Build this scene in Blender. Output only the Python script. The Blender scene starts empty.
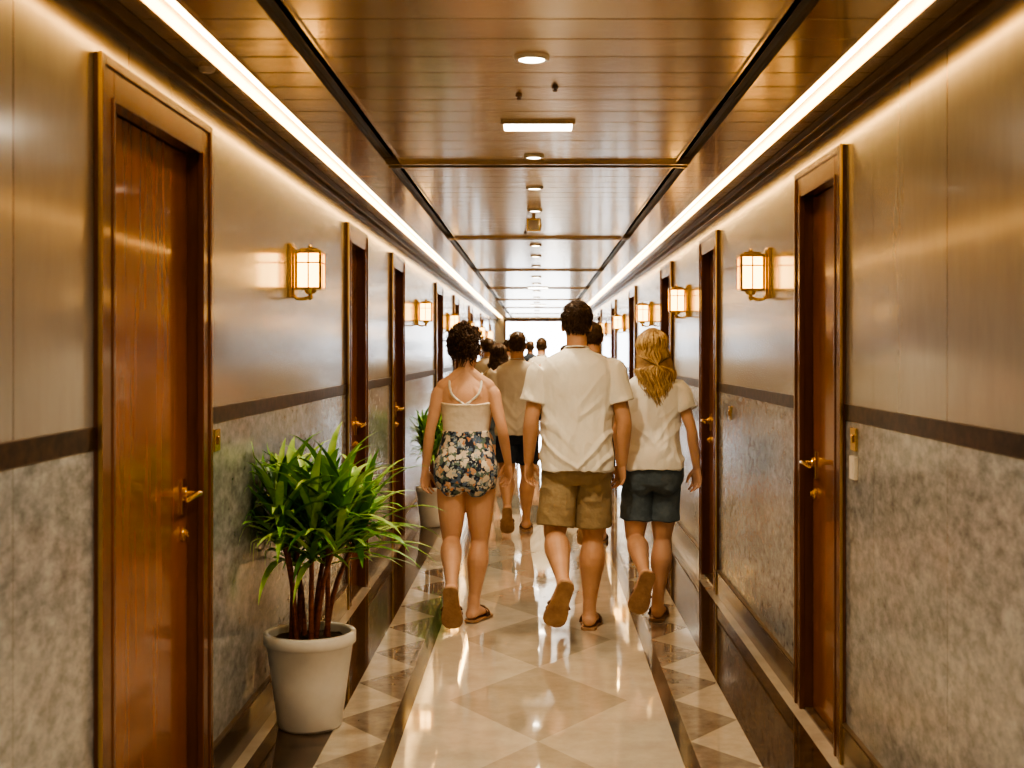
import bpy, bmesh, math, random
from mathutils import Vector, Matrix, noise
from mathutils.bvhtree import BVHTree
V=Vector
R=random.Random(7)
scene=bpy.context.scene
COL=scene.collection
CAMH=1.57; F=1300.0; XW=1.172; CZ=2.51; YB=-2.2; YE=36.0

# ------------------------------------------------------------ materials
def mk(name,c1,c2=None,scale=5,st=(1,1,1),rough=.5,metal=0,bump=0,bscale=40,bst=None,coat=0,cr=(.35,.65),detail=4,
       emis=None,estr=0,rvar=0,bdist=.01,sheen=0,nr=.62,crough=.08):
    m=bpy.data.materials.new(name); m.use_nodes=True
    nt=m.node_tree; N=nt.nodes; L=nt.links; b=N['Principled BSDF']
    b.inputs['Base Color'].default_value=(*c1,1)
    b.inputs['Roughness'].default_value=rough; b.inputs['Metallic'].default_value=metal
    b.inputs['Coat Weight'].default_value=coat; b.inputs['Coat Roughness'].default_value=crough
    if sheen: b.inputs['Sheen Weight'].default_value=sheen
    tc=N.new('ShaderNodeTexCoord')
    if c2 is not None:
        mp=N.new('ShaderNodeMapping'); mp.inputs['Scale'].default_value=st
        L.new(tc.outputs['Object'],mp.inputs[0])
        n=N.new('ShaderNodeTexNoise'); n.inputs['Scale'].default_value=scale; n.inputs['Detail'].default_value=detail
        n.inputs['Roughness'].default_value=nr
        L.new(mp.outputs[0],n.inputs['Vector'])
        r=N.new('ShaderNodeValToRGB'); r.color_ramp.elements[0].position=cr[0]; r.color_ramp.elements[1].position=cr[1]
        r.color_ramp.elements[0].color=(*c1,1); r.color_ramp.elements[1].color=(*c2,1)
        L.new(n.outputs['Fac'],r.inputs[0]); L.new(r.outputs[0],b.inputs['Base Color'])
        if rvar:
            mr=N.new('ShaderNodeMapRange'); mr.inputs[1].default_value=.3; mr.inputs[2].default_value=.7
            mr.inputs[3].default_value=rough-rvar; mr.inputs[4].default_value=rough+rvar
            L.new(n.outputs['Fac'],mr.inputs[0]); L.new(mr.outputs[0],b.inputs['Roughness'])
    if bump:
        mp2=N.new('ShaderNodeMapping'); mp2.inputs['Scale'].default_value=bst or st
        L.new(tc.outputs['Object'],mp2.inputs[0])
        n2=N.new('ShaderNodeTexNoise'); n2.inputs['Scale'].default_value=bscale; n2.inputs['Detail'].default_value=3
        L.new(mp2.outputs[0],n2.inputs['Vector'])
        bp=N.new('ShaderNodeBump'); bp.inputs['Strength'].default_value=bump; bp.inputs['Distance'].default_value=bdist
        L.new(n2.outputs['Fac'],bp.inputs['Height']); L.new(bp.outputs[0],b.inputs['Normal'])
    if emis:
        b.inputs['Emission Color'].default_value=(*emis,1); b.inputs['Emission Strength'].default_value=estr
    return m

M={}
M['wall']=mk('satin_wall_panel',(.40,.39,.375),(.455,.445,.43),scale=14,st=(1,.9,.3),rough=.23,metal=.48,coat=.5,crough=.12,cr=(.25,.75),detail=5)
M['wains']=mk('grey_marble_wainscot',(.15,.158,.165),(.51,.52,.53),scale=24,st=(1,.42,.8),rough=.2,coat=.4,cr=(.35,.67),detail=15,nr=.80)
M['rail']=mk('dark_emperador_rail',(.014,.008,.006),(.10,.055,.035),scale=26,st=(1,.8,1),rough=.32,coat=.05,cr=(.4,.75),detail=6)
M['base']=mk('brown_marble_base',(.05,.032,.020),(.19,.125,.08),scale=9,rough=.2,coat=.3,detail=8)
M['cap']=mk('bronze_cap',(.17,.115,.07),(.23,.155,.09),scale=9,rough=.35,metal=.5)
M['brown']=mk('brown_marble_floor',(.028,.018,.011),(.16,.10,.06),scale=14,rough=.05,coat=.3,detail=14,cr=(.38,.70),nr=.75)
M['cream']=mk('cream_marble_floor',(.59,.53,.45),(.72,.66,.57),scale=5,rough=.05,coat=.8,crough=.03,detail=12,nr=.7)
M['cream2']=mk('tan_marble_floor',(.46,.405,.335),(.59,.53,.445),scale=5,rough=.05,coat=.8,crough=.03,detail=12,nr=.7)
M['blight']=mk('border_marble_light',(.44,.39,.32),(.57,.51,.43),scale=8,rough=.05,coat=.6,crough=.03,detail=12,nr=.7)
M['grey']=mk('border_marble_grey',(.21,.175,.14),(.35,.30,.25),scale=10,rough=.05,coat=.6,crough=.03,detail=12,nr=.7)
M['line']=mk('dark_line_floor',(.055,.045,.035),(.14,.115,.09),scale=14,rough=.08,coat=.3,detail=8)
M['ceil']=mk('bronze_ceiling_panel',(.60,.47,.315),(.71,.57,.40),scale=1.5,st=(.5,4.25,1),rough=.22,metal=.75,coat=.2,detail=2)
M['black']=mk('black_slot',(.008,.007,.006),(.02,.018,.015),scale=10,rough=.35)
M['wood']=mk('mahogany_leaf',(.23,.083,.028),(.30,.115,.042),scale=3,st=(3,4,.3),rough=.22,coat=.45,detail=5)
M['frame']=mk('walnut_frame',(.12,.045,.017),(.18,.072,.028),scale=4,st=(4,6,.4),rough=.27,coat=.4,detail=6)
M['brass']=mk('polished_brass',(.75,.52,.19),(.86,.63,.27),scale=8,rough=.2,metal=1)
M['gold']=mk('brass_edge',(.62,.44,.19),(.7,.52,.26),scale=8,rough=.28,metal=1)
M['white']=mk('white_plastic',(.70,.64,.55),(.76,.70,.6),scale=20,rough=.35)
M['cove']=mk('cove_paint',(.55,.40,.22),(.6,.44,.25),scale=3,rough=.6)
M['pot']=mk('white_ceramic_pot',(.74,.73,.71),(.82,.81,.79),scale=6,rough=.38,coat=.15,bump=.03,bscale=12)
M['soil']=mk('soil',(.03,.018,.01),(.09,.055,.03),scale=60,rough=.9,bump=.8,bscale=80)
M['stem']=mk('dracaena_stem',(.16,.045,.025),(.30,.11,.06),scale=18,st=(1,1,4),rough=.5,bump=.3,bscale=60)
M['leaf1']=mk('leaf_green',(.12,.34,.05),(.22,.49,.10),scale=14,rough=.38,coat=.15)
M['leaf2']=mk('leaf_light',(.30,.57,.13),(.50,.72,.24),scale=14,rough=.38,coat=.15)
M['leaf3']=mk('leaf_dark',(.05,.17,.03),(.09,.25,.05),scale=14,rough=.38,coat=.15)
M['led']=mk('led_diffuser',(.9,.8,.6),rough=.5,emis=(1,.66,.27),estr=17)
M['down']=mk('downlight_glass',(.9,.85,.75),rough=.5,emis=(1,.86,.66),estr=25)
M['rect']=mk('rect_light_glass',(.9,.85,.75),rough=.5,emis=(1,.88,.70),estr=22)
M['glass']=mk('sconce_glass',(.9,.75,.5),rough=.4,emis=(1,.58,.19),estr=6.5)
M['skinA']=mk('skin_woman',(.62,.38,.265),(.68,.425,.30),scale=9,rough=.5,bump=.05,bscale=120)
M['skinB']=mk('skin_man',(.57,.335,.22),(.64,.385,.26),scale=9,rough=.52,bump=.06,bscale=120)
M['skinC']=mk('skin_fair',(.62,.37,.255),(.68,.42,.295),scale=9,rough=.5,bump=.05,bscale=120)
M['tee']=mk('cream_tshirt',(.75,.725,.67),(.81,.785,.73),scale=5,rough=.9,bump=.4,bscale=8,bst=(1,1,.6),bdist=.05,sheen=.2)
M['tee2']=mk('offwhite_tshirt',(.76,.74,.70),(.82,.80,.76),scale=5,rough=.9,bump=.4,bscale=8,bst=(1,1,.6),bdist=.05,sheen=.2)
M['beige']=mk('beige_shirt',(.52,.47,.40),(.59,.54,.46),scale=5,rough=.85,bump=.2,bscale=14,bdist=.02)
M['tan']=mk('tan_shirt',(.38,.29,.20),(.44,.34,.24),scale=5,rough=.85,bump=.2,bscale=14,bdist=.02)
M['cami']=mk('cream_camisole',(.74,.67,.57),(.80,.73,.63),scale=5,rough=.7,bump=.3,bscale=20,bdist=.015)
M['khaki']=mk('khaki_shorts',(.33,.25,.155),(.41,.32,.20),scale=6,rough=.85,bump=.5,bscale=10,bdist=.04)
M['denim']=mk('slate_shorts',(.085,.118,.15),(.14,.185,.225),scale=9,rough=.85,bump=.5,bscale=12,bdist=.04)
M['navy']=mk('navy_shorts',(.018,.026,.045),(.035,.048,.07),scale=9,rough=.85)
M['hairD']=mk('dark_brown_hair',(.032,.016,.009),(.09,.045,.024),scale=40,rough=.42)
M['hairB']=mk('brown_hair',(.06,.032,.017),(.14,.08,.043),scale=40,rough=.5)
M['blond1']=mk('blond_hair',(.48,.32,.15),(.70,.52,.29),scale=30,rough=.4)
M['blond2']=mk('dark_blond_hair',(.26,.155,.07),(.42,.27,.13),scale=30,rough=.4)
M['sole']=mk('tan_sandal_sole',(.33,.19,.11),(.46,.29,.18),scale=14,rough=.6,bump=.3,bscale=60)
M['strap']=mk('sandal_strap',(.10,.05,.025),(.16,.08,.04),scale=20,rough=.5)
M['sclera']=mk('eye_white',(.8,.78,.74),rough=.2); M['iris']=mk('iris',(.05,.03,.02),rough=.1)
M['lip']=mk('lips',(.42,.15,.12),rough=.4)
M['deck']=mk('deck_teak',(.45,.36,.26),(.55,.45,.33),scale=4,st=(8,.5,1),rough=.6)
M['steel']=mk('painted_rail',(.7,.72,.74),rough=.35)

def add_seams(m,period,offset,width):
    nt=m.node_tree; N=nt.nodes; L=nt.links; b=N['Principled BSDF']
    tc=N.new('ShaderNodeTexCoord'); sp=N.new('ShaderNodeSeparateXYZ'); L.new(tc.outputs['Object'],sp.inputs[0])
    def math_(op,a,bv):
        n=N.new('ShaderNodeMath'); n.operation=op
        L.new(a,n.inputs[0]); n.inputs[1].default_value=bv; return n.outputs[0]
    a=math_('ADD',sp.outputs['Y'],offset); a=math_('DIVIDE',a,period); a=math_('FRACT',a,0); a=math_('LESS_THAN',a,width/period)
    old=b.inputs['Base Color'].links[0].from_socket
    mx=N.new('ShaderNodeMix'); mx.data_type='RGBA'; L.new(a,mx.inputs[0]); L.new(old,mx.inputs[6]); mx.inputs[7].default_value=(.14,.12,.10,1)
    L.new(mx.outputs[2],b.inputs['Base Color'])
add_seams(M['wall'],.82,-3.72+.82*8,.007)
add_seams(M['wains'],.82,-3.72+.82*8,.003)

def floral():
    m=mk('floral_print',(.02,.028,.05),rough=.8,bump=.2,bscale=18,bdist=.015)
    nt=m.node_tree; N=nt.nodes; L=nt.links; b=N['Principled BSDF']
    tc=N.new('ShaderNodeTexCoord')
    ns=N.new('ShaderNodeTexNoise'); ns.inputs['Scale'].default_value=45; ns.inputs['Detail'].default_value=3; L.new(tc.outputs['Object'],ns.inputs['Vector'])
    vm=N.new('ShaderNodeVectorMath'); vm.operation='MULTIPLY_ADD'; L.new(ns.outputs['Color'],vm.inputs[0])
    vm.inputs[1].default_value=(.05,.05,.05); L.new(tc.outputs['Object'],vm.inputs[2])
    prev=None
    for sc,th,cols in ((34,.55,[(.14,.21,.19),(.36,.41,.43),(.13,.20,.32)]),(21,.45,[(.70,.63,.54),(.62,.40,.26),(.76,.71,.64)]),(32,.32,[(.74,.68,.58),(.55,.28,.16),(.45,.52,.57)])):
        v=N.new('ShaderNodeTexVoronoi'); v.inputs['Scale'].default_value=sc; L.new(vm.outputs[0],v.inputs['Vector'])
        sx=N.new('ShaderNodeSeparateColor'); L.new(v.outputs['Color'],sx.inputs[0])
        r=N.new('ShaderNodeValToRGB'); r.color_ramp.interpolation='CONSTANT'
        r.color_ramp.elements[0].color=(*cols[0],1); r.color_ramp.elements[1].color=(*cols[1],1); r.color_ramp.elements[1].position=.45
        e=r.color_ramp.elements.new(.62); e.color=(*cols[2],1)
        L.new(sx.outputs[0],r.inputs[0])
        lt=N.new('ShaderNodeMath'); lt.operation='LESS_THAN'; L.new(v.outputs['Distance'],lt.inputs[0]); lt.inputs[1].default_value=th
        mx=N.new('ShaderNodeMix'); mx.data_type='RGBA'; L.new(lt.outputs[0],mx.inputs[0])
        if prev is None: mx.inputs[6].default_value=(.03,.042,.075,1)
        else: L.new(prev,mx.inputs[6])
        L.new(r.outputs[0],mx.inputs[7]); prev=mx.outputs[2]
    L.new(prev,b.inputs['Base Color'])
    return m
M['floral']=floral()

# ------------------------------------------------------------ helpers
def group(name,loc):
    e=bpy.data.objects.new(name,None); e.location=loc; e.empty_display_size=.1; COL.objects.link(e); return e
def add(name,bm,mats,parent=None,smooth=False,bevel=0,loc=None):
    if not isinstance(mats,(list,tuple)): mats=[mats]
    off=V(parent.location) if (parent is not None and loc is None) else (V(loc) if loc is not None else V((0,0,0)))
    bmesh.ops.recalc_face_normals(bm,faces=bm.faces)
    if off.length>0: bmesh.ops.translate(bm,verts=bm.verts,vec=-off)
    me=bpy.data.meshes.new(name); bm.to_mesh(me); bm.free()
    for mm in mats: me.materials.append(mm)
    if smooth:
        me.polygons.foreach_set('use_smooth',[True]*len(me.polygons))
    o=bpy.data.objects.new(name,me); COL.objects.link(o)
    if parent is not None: o.parent=parent
    elif loc is not None: o.location=loc
    if bevel:
        md=o.modifiers.new('bevel','BEVEL'); md.width=bevel; md.segments=2; md.limit_method='ANGLE'
    return o
def box(bm,x0,x1,y0,y1,z0,z1,mi=0):
    x0,x1=min(x0,x1),max(x0,x1); y0,y1=min(y0,y1),max(y0,y1)
    vs=[bm.verts.new(p) for p in ((x0,y0,z0),(x1,y0,z0),(x1,y1,z0),(x0,y1,z0),(x0,y0,z1),(x1,y0,z1),(x1,y1,z1),(x0,y1,z1))]
    for f in ((0,3,2,1),(4,5,6,7),(0,1,5,4),(1,2,6,5),(2,3,7,6),(3,0,4,7)):
        fc=bm.faces.new([vs[i] for i in f]); fc.material_index=mi
def cyl(bm,c,r,h,axis='z',n=24,r2=None,mi=0):
    r2=r if r2 is None else r2
    c=V(c); a={'x':(V((0,1,0)),V((0,0,1)),V((1,0,0))),'y':(V((1,0,0)),V((0,0,1)),V((0,1,0))),'z':(V((1,0,0)),V((0,1,0)),V((0,0,1)))}[axis]
    l0=[];l1=[]
    for i in range(n):
        t=2*math.pi*i/n; d=a[0]*math.cos(t)+a[1]*math.sin(t)
        l0.append(bm.verts.new(c-a[2]*h/2+d*r)); l1.append(bm.verts.new(c+a[2]*h/2+d*r2))
    for i in range(n):
        f=bm.faces.new((l0[i],l0[(i+1)%n],l1[(i+1)%n],l1[i])); f.material_index=mi
    f=bm.faces.new(l0[::-1]); f.material_index=mi
    f=bm.faces.new(l1); f.material_index=mi
def cat(p,t):
    n=len(p)-1; i=min(int(t),n-1); u=t-i
    g=lambda k:p[max(0,min(n,k))]
    a,b,c,d=g(i-1),g(i),g(i+1),g(i+2)
    return tuple(.5*((2*b[k])+(-a[k]+c[k])*u+(2*a[k]-5*b[k]+4*c[k]-d[k])*u*u+(-a[k]+3*b[k]-3*c[k]+d[k])*u**3) for k in range(len(b)))
def rtube(bm,rings,n=24,e=2.0,mtx=None):
    loops=[]
    for c,ax,ay in rings:
        lp=[]
        for i in range(n):
            t=2*math.pi*i/n; cx=math.cos(t); sy=math.sin(t)
            k=2.0/e
            cx=math.copysign(abs(cx)**k,cx); sy=math.copysign(abs(sy)**k,sy)
            p=c+ax*cx+ay*sy
            if mtx is not None: p=mtx@p
            lp.append(bm.verts.new(p))
        loops.append(lp)
    for a,b in zip(loops,loops[1:]):
        for i in range(n): bm.faces.new((a[i],a[(i+1)%n],b[(i+1)%n],b[i]))
    bm.faces.new(loops[0][::-1]); bm.faces.new(loops[-1])
def limb(bm,pts,rads,n=14,sub=4,r0=True,r1=True,ref=V((1,0,0)),mtx=None):
    data=[]
    for p,r in zip(pts,rads):
        if not isinstance(r,(tuple,list)): r=(r,r)
        data.append((p[0],p[1],p[2],r[0],r[1]))
    S=[cat(data,i/sub) for i in range((len(data)-1)*sub+1)]
    P=[V(s[:3]) for s in S]; rings=[]
    for i,s in enumerate(S):
        t=(P[min(i+1,len(P)-1)]-P[max(i-1,0)]).normalized()
        rf=ref
        if abs(t.dot(rf))>.93: rf=V((0,0,1)) if abs(t.z)<.9 else V((0,1,0))
        a=(rf-t*rf.dot(t)).normalized(); b=t.cross(a)
        rings.append((P[i],a,b,s[3],s[4],t))
    out=[]
    c,a,b,ra,rb,t=rings[0]
    if r0:
        m=min(ra,rb)
        for d,k in ((.95,.3),(.75,.66),(.4,.92)): out.append((c-t*m*d,a*ra*k,b*rb*k))
    for c,a,b,ra,rb,t in rings: out.append((c,a*ra,b*rb))
    if r1:
        m=min(ra,rb)
        for d,k in ((.4,.92),(.75,.66),(.95,.3)): out.append((c+t*m*d,a*ra*k,b*rb*k))
    rtube(bm,out,n,mtx=mtx)
def strand(bm,pts,r0,r1,n=4,mi=0):
    loops=[]
    for i,p in enumerate(pts):
        t=(V(pts[min(i+1,len(pts)-1)])-V(pts[max(i-1,0)]))
        if t.length<1e-6: t=V((0,0,-1))
        t.normalize(); rf=V((1,0,0)) if abs(t.x)<.8 else V((0,1,0))
        a=(rf-t*rf.dot(t)).normalized(); b=t.cross(a)
        u=i/(len(pts)-1); r=r0+(r1-r0)*u
        loops.append([bm.verts.new(V(p)+a*r*math.cos(2*math.pi*k/n)+b*r*math.sin(2*math.pi*k/n)) for k in range(n)])
    for x,y in zip(loops,loops[1:]):
        for k in range(n):
            f=bm.faces.new((x[k],x[(k+1)%n],y[(k+1)%n],y[k])); f.material_index=mi
    f=bm.faces.new(loops[0][::-1]); f.material_index=mi
    f=bm.faces.new(loops[-1]); f.material_index=mi
def ellip(bm,c,rx,ry,rz,n=14,mtx=None):
    rings=[]
    for i in range(1,n//1):
        a=math.pi*i/n-math.pi/2
        rings.append((V((c[0],c[1],c[2]+rz*math.sin(a))),V((rx*math.cos(a),0,0)),V((0,ry*math.cos(a),0))))
    rtube(bm,rings,16,mtx=mtx)
def voxel(bm,vs,sm=3,fac=.5):
    bmesh.ops.recalc_face_normals(bm,faces=bm.faces)
    me=bpy.data.meshes.new('tmp'); bm.to_mesh(me); bm.free()
    o=bpy.data.objects.new('tmp',me); COL.objects.link(o)
    md=o.modifiers.new('r','REMESH'); md.mode='VOXEL'; md.voxel_size=vs; md.use_smooth_shade=True
    if sm:
        s=o.modifiers.new('s','SMOOTH'); s.factor=fac; s.iterations=sm
    dg=bpy.context.evaluated_depsgraph_get(); dg.update()
    out=bpy.data.meshes.new_from_object(o.evaluated_get(dg))
    bpy.data.objects.remove(o); bpy.data.meshes.remove(me)
    return out
def addmesh(name,me,mat,parent):
    me.materials.clear(); me.materials.append(mat); me.name=name
    me.polygons.foreach_set('use_smooth',[True]*len(me.polygons))
    o=bpy.data.objects.new(name,me); COL.objects.link(o); o.parent=parent; return o
def wrinkle(me,amp,freq=(9,9,5),seed=0,fn=None):
    nor=[v.normal.copy() for v in me.vertices]
    for v,no in zip(me.vertices,nor):
        p=v.co; q=V((p.x*freq[0]+seed,p.y*freq[1]+p.z*1.5,p.z*freq[2]+p.x*3))
        a=noise.noise(q); b=noise.noise(q*2.3)
        w=(1-abs(a)*2.2)*.6+b*.35
        k=fn(p) if fn else 1
        v.co=p+no*amp*w*k

# ------------------------------------------------------------ room
LD=[(3.43,4.586),(7.92,8.80),(10.33,11.24),(14.8,15.8),(18.0,19.0),(22,23),(26.5,27.5),(31,32)]
RD=[(4.95,5.83),(8.42,9.28),(11.3,12.25),(15.5,16.5),(19.5,20.5),(24,25),(28.5,29.5)]
LD=[(-.9,.1)]+LD; RD=[(.6,1.6)]+RD
FT=2.36; TW=.11
dn=0
for side,doors,sx in (('left',LD,-1),('right',RD,1)):
    bm=bmesh.new(); rb=bmesh.new(); bb=bmesh.new(); cb=bmesh.new(); sk=bmesh.new()
    T=.25
    def bx(b,xa,xb,y0,y1,z0,z1,mi=0): box(b,sx*xa,sx*xb,y0,y1,z0,z1,mi)
    y=YB
    segs=[]
    for a,c in doors: segs.append((y,a+.06)); y=c-.06
    segs.append((y,YE))
    for a,c in segs:
        bx(bm,XW,XW+T,a,c,0,1.31,1); bx(bm,XW,XW+T,a,c,1.31,CZ+.1,0)
        a2=a if a==YB else a+.06; c2=c if c==YE else c-.06
        bx(rb,XW-.006,XW+.01,a2,c2,1.312,1.372)
        bx(bb,XW-.016,XW+.01,a2,c2,0.0,.150); bx(cb,XW-.018,XW+.01,a2,c2,.150,.160)
    for a,c in doors:
        bx(bm,XW,XW+T,a+.06,c-.06,FT-.06,CZ+.1,0)
        bx(bm,XW+.12,XW+T,a+.06,c-.06,0,FT-.06,1)
    add('wall_'+side,bm,[M['wall'],M['wains']])
    add('trim_chair_rail_'+side,rb,M['rail'],bevel=.002)
    add('baseboard_'+side,bb,M['base'],bevel=.003)
    add('trim_baseboard_cap_'+side,cb,M['cap'])
    bx(sk,XW-.03,XW+.01,YB,YE,2.445,CZ); bx(sk,XW-.045,XW+.01,YB,YE,2.475,CZ)
    add('trim_cornice_'+side,sk,M['cap'],bevel=.004)
    for a,c in doors:
        dn+=1; g=group('door_%d'%dn,(sx*XW,(a+c)/2,0))
        fb=bmesh.new()
        for y0,y1 in ((a,a+TW),(c-TW,c)):
            bx(fb,XW-.018,XW+.10,y0,y1,0,FT)
        bx(fb,XW-.018,XW+.10,a+TW,c-TW,FT-TW,FT)
        for y0,y1 in ((a-.003,a+.025),(c-.025,c+.003)): bx(fb,XW-.024,XW,y0,y1,0,FT+.003)
        bx(fb,XW-.024,XW,a+.025,c-.025,FT-.025,FT+.003)
        for y0,y1 in ((a+TW-.018,a+TW+.005),(c-TW-.005,c-TW+.018)): bx(fb,XW-.022,XW,y0,y1,0,FT-TW+.01)
        add('door_frame',fb,M['frame'],g,bevel=.003)
        st=bmesh.new()
        bx(st,XW-.024,XW-.014,a-.007,a-.003,0,FT+.004); bx(st,XW-.024,XW-.014,c+.003,c+.007,0,FT+.004)
        add('brass_edge_strip',st,M['gold'],g)
        lf=bmesh.new(); bx(lf,XW+.035,XW+.08,a+TW+.003,c-TW-.003,.012,FT-TW-.003)
        add('door_leaf',lf,M['wood'],g,bevel=.003)
        th=bmesh.new(); bx(th,XW-.002,XW+.10,a+TW,c-TW,0,.010); add('threshold',th,M['base'],g)
        hb=bmesh.new(); hy=c-TW-.07; hx=sx*(XW+.035)
        bx(hb,XW+.027,XW+.036,hy-.022,hy+.022,1.02,1.14)
        cyl(hb,(hx-sx*.012,hy,1.09),.024,.02,'x')
        cyl(hb,(hx-sx*.035,hy,1.09),.010,.05,'x')
        limb(hb,[V((hx-sx*.058,hy+.005,1.09)),V((hx-sx*.062,hy-.04,1.093)),V((hx-sx*.058,hy-.09,1.088)),V((hx-sx*.052,hy-.125,1.082))],[.011,.010,.009,.008],ref=V((0,0,1)))
        cyl(hb,(hx-sx*.006,hy,.955),.026,.012,'x'); cyl(hb,(hx-sx*.016,hy,.955),.012,.016,'x')
        bx(hb,XW+.02,XW+.036,hy-.005,hy+.005,.94,.97)
        add('lever_handle',hb,M['brass'],g,bevel=.002)
        hg=bmesh.new()
        for z in (.25,1.15,2.0): cyl(hg,(sx*(XW+.03),a+TW+.004,z),.008,.10,'z',12)
        add('hinges',hg,M['brass'],g)

# floor
bm=bmesh.new()
def quad(pts,mi):
    f=bm.faces.new([bm.verts.new((p[0],p[1],0)) for p in pts]); f.material_index=mi
def strip(x0,x1,mi,step=4.0):
    y=YB
    while y<YE-1e-6:
        y2=min(YE,y+step); quad([(x0,y),(x1,y),(x1,y2),(x0,y2)],mi); y=y2
for s in (-1,1):
    strip(s*1.11,s*1.42,4); strip(s*.85,s*1.11,1); strip(s*.555,s*.615,3)
    y=YB; p=.62
    while y<YE-1e-6:
        y2=min(y+p,YE); ym=(y+y2)/2
        quad([(s*.615,y),(s*.615,y2),(s*.85,ym)],2)
        quad([(s*.615,y),(s*.85,ym),(s*.85,y)],5); quad([(s*.615,y2),(s*.85,y2),(s*.85,ym)],5)
        y=y2
p=1.24; y=YB; w_=.555; wd=.40
while y<YE-1e-6:
    y2=min(y+p,YE); ym=(y+y2)/2
    quad([(0,y),(wd,ym),(0,y2),(-wd,ym)],4)
    for s in (-1,1):
        quad([(0,y),(s*w_,y),(s*w_,ym),(s*wd,ym)],0); quad([(0,y2),(s*wd,ym),(s*w_,ym),(s*w_,y2)],0)
    y=y2
o=add('floor',bm,[M['cream'],M['brown'],M['grey'],M['line'],M['cream2'],M['blight']])
for pl in o.data.polygons:
    if pl.normal.z<0: pl.flip()

# ceiling planks
bm=bmesh.new(); pw=.235
y=YB
while y<YE:
    y2=min(y+pw,YE)-.010
    box(bm,-.675,.675,y,y2,CZ,CZ+.02)
    for s in (-1,1):
        box(bm,s*.75,s*.963,y,y2,CZ,CZ+.02); box(bm,s*1.032,s*XW,y,y2,CZ,CZ+.02)
    y+=pw
box(bm,-1.45,1.45,YB-.2,YE+.2,CZ+.09,CZ+.2,1)
for s in (-1,1):
    box(bm,s*.72,s*.963,YB,YE,CZ+.02,CZ+.04,1); box(bm,s*1.032,s*XW,YB,YE,CZ+.02,CZ+.04,1)
box(bm,-.70,.70,YB,YE,CZ+.02,CZ+.04,1)
add('ceiling',bm,[M['ceil'],M['black']],bevel=.0015)
for s,nm in ((-1,'left'),(1,'right')):
    bm=bmesh.new()
    box(bm,s*.744,s*.752,YB,YE,CZ-.012,CZ+.03); box(bm,s*.673,s*.68,YB,YE,CZ-.008,CZ+.03)
    box(bm,s*.957,s*.965,YB,YE,CZ-.006,CZ+.03); box(bm,s*1.030,s*1.042,YB,YE,CZ-.026,CZ+.03)
    add('trim_ceiling_channel_'+nm,bm,M['ceil'])
    bm=bmesh.new(); box(bm,s*.963,s*1.032,YB,YE,CZ+.035,CZ+.05); add('trim_light_cove_'+nm,bm,M['cove'])
    bm=bmesh.new(); y=YB
    while y<YE: box(bm,s*.980,s*1.004,y,min(y+1.5,YE)-.002,CZ+.008,CZ+.036); y+=1.5
    add('led_strip_light' if s<0 else 'led_strip_light.001',bm,M['led'])
bm=bmesh.new()
y=6.47-4.2*2
while y<YE:
    box(bm,-.745,.745,y-.05,y+.05,CZ-.004,CZ+.03,1)
    box(bm,-.75,.75,y-.065,y-.045,CZ-.016,CZ+.03,0); box(bm,-.75,.75,y+.045,y+.065,CZ-.016,CZ+.03,0)
    y+=4.2
add('trim_ceiling_crossbars',bm,[M['ceil'],M['black']])

def lamp(parent,kind,e,col,size,loc=(0,0,-.02)):
    l=bpy.data.lights.new('lamp',kind); l.energy=e; l.color=col
    if kind=='SPOT': l.spot_size=math.radians(140); l.spot_blend=.8; l.shadow_soft_size=size
    else: l.shadow_soft_size=size
    o=bpy.data.objects.new('lamp',l); COL.objects.link(o); o.parent=parent; o.location=loc
def downlight(x,y,r,e):
    g=group('recessed_downlight',(x,y,CZ))
    b=bmesh.new(); cyl(b,(x,y,CZ-.004),r,.010,n=32); add('lens',b,M['down'],g)
    b=bmesh.new()
    n=32; rr=[(r,.0),(r,-.012),(r+.012,-.010),(r+.016,.0)]
    lps=[[b.verts.new((x+q*math.cos(2*math.pi*i/n),y+q*math.sin(2*math.pi*i/n),CZ+h)) for i in range(n)] for q,h in rr]
    for A,B in zip(lps,lps[1:]):
        for i in range(n): b.faces.new((A[i],A[(i+1)%n],B[(i+1)%n],B[i]))
    add('bezel',b,M['white'],g,smooth=True)
    lamp(g,'SPOT',e*2.0,(1,.82,.57),.04)
for y,r,e in ((-1.2,.045,50),(1.0,.045,50),(2.9,.042,42),(4.14,.042,42),(6.23,.035,50),(7.42,.035,24),(8.6,.035,32),(9.75,.035,32),(11.4,.04,45),(12.7,.04,45),(14.2,.04,50),(16.2,.05,60),(17.8,.05,60),(20,.05,70),(22.3,.05,70),(24.6,.05,70),(27,.05,70),(29.5,.05,70),(32,.05,70),(34.3,.05,50)):  # leading entries, behind and over the camera, are unseen fill lamps added
    downlight(-.02,y,r,e)
for y in (.1,2.2,5.38,18.9,25.8):  # panels nearest the camera are out of view, added for fill light
    g=group('rectangular_ceiling_light',(-.0,y,CZ))
    b=bmesh.new(); box(b,-.14,.14,y-.08,y+.08,CZ-.010,CZ+.01); add('diffuser',b,M['rect'],g)
    b=bmesh.new()
    box(b,-.152,.152,y-.092,y-.08,CZ-.012,CZ+.01);box(b,-.152,.152,y+.08,y+.092,CZ-.012,CZ+.01)
    box(b,-.152,-.14,y-.08,y+.08,CZ-.012,CZ+.01);box(b,.14,.152,y-.08,y+.08,CZ-.012,CZ+.01)
    add('bezel',b,M['ceil'],g)
g=group('ceiling_exit_sign',(-.03,8.95,CZ))
b=bmesh.new(); box(b,-.08,.02,8.93,8.97,CZ-.11,CZ-.02); add('sign_box',b,M['brass'],g,bevel=.004)
b=bmesh.new(); box(b,-.065,.005,8.926,8.93,CZ-.10,CZ-.035); add('sign_face',b,M['white'],g)
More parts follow.
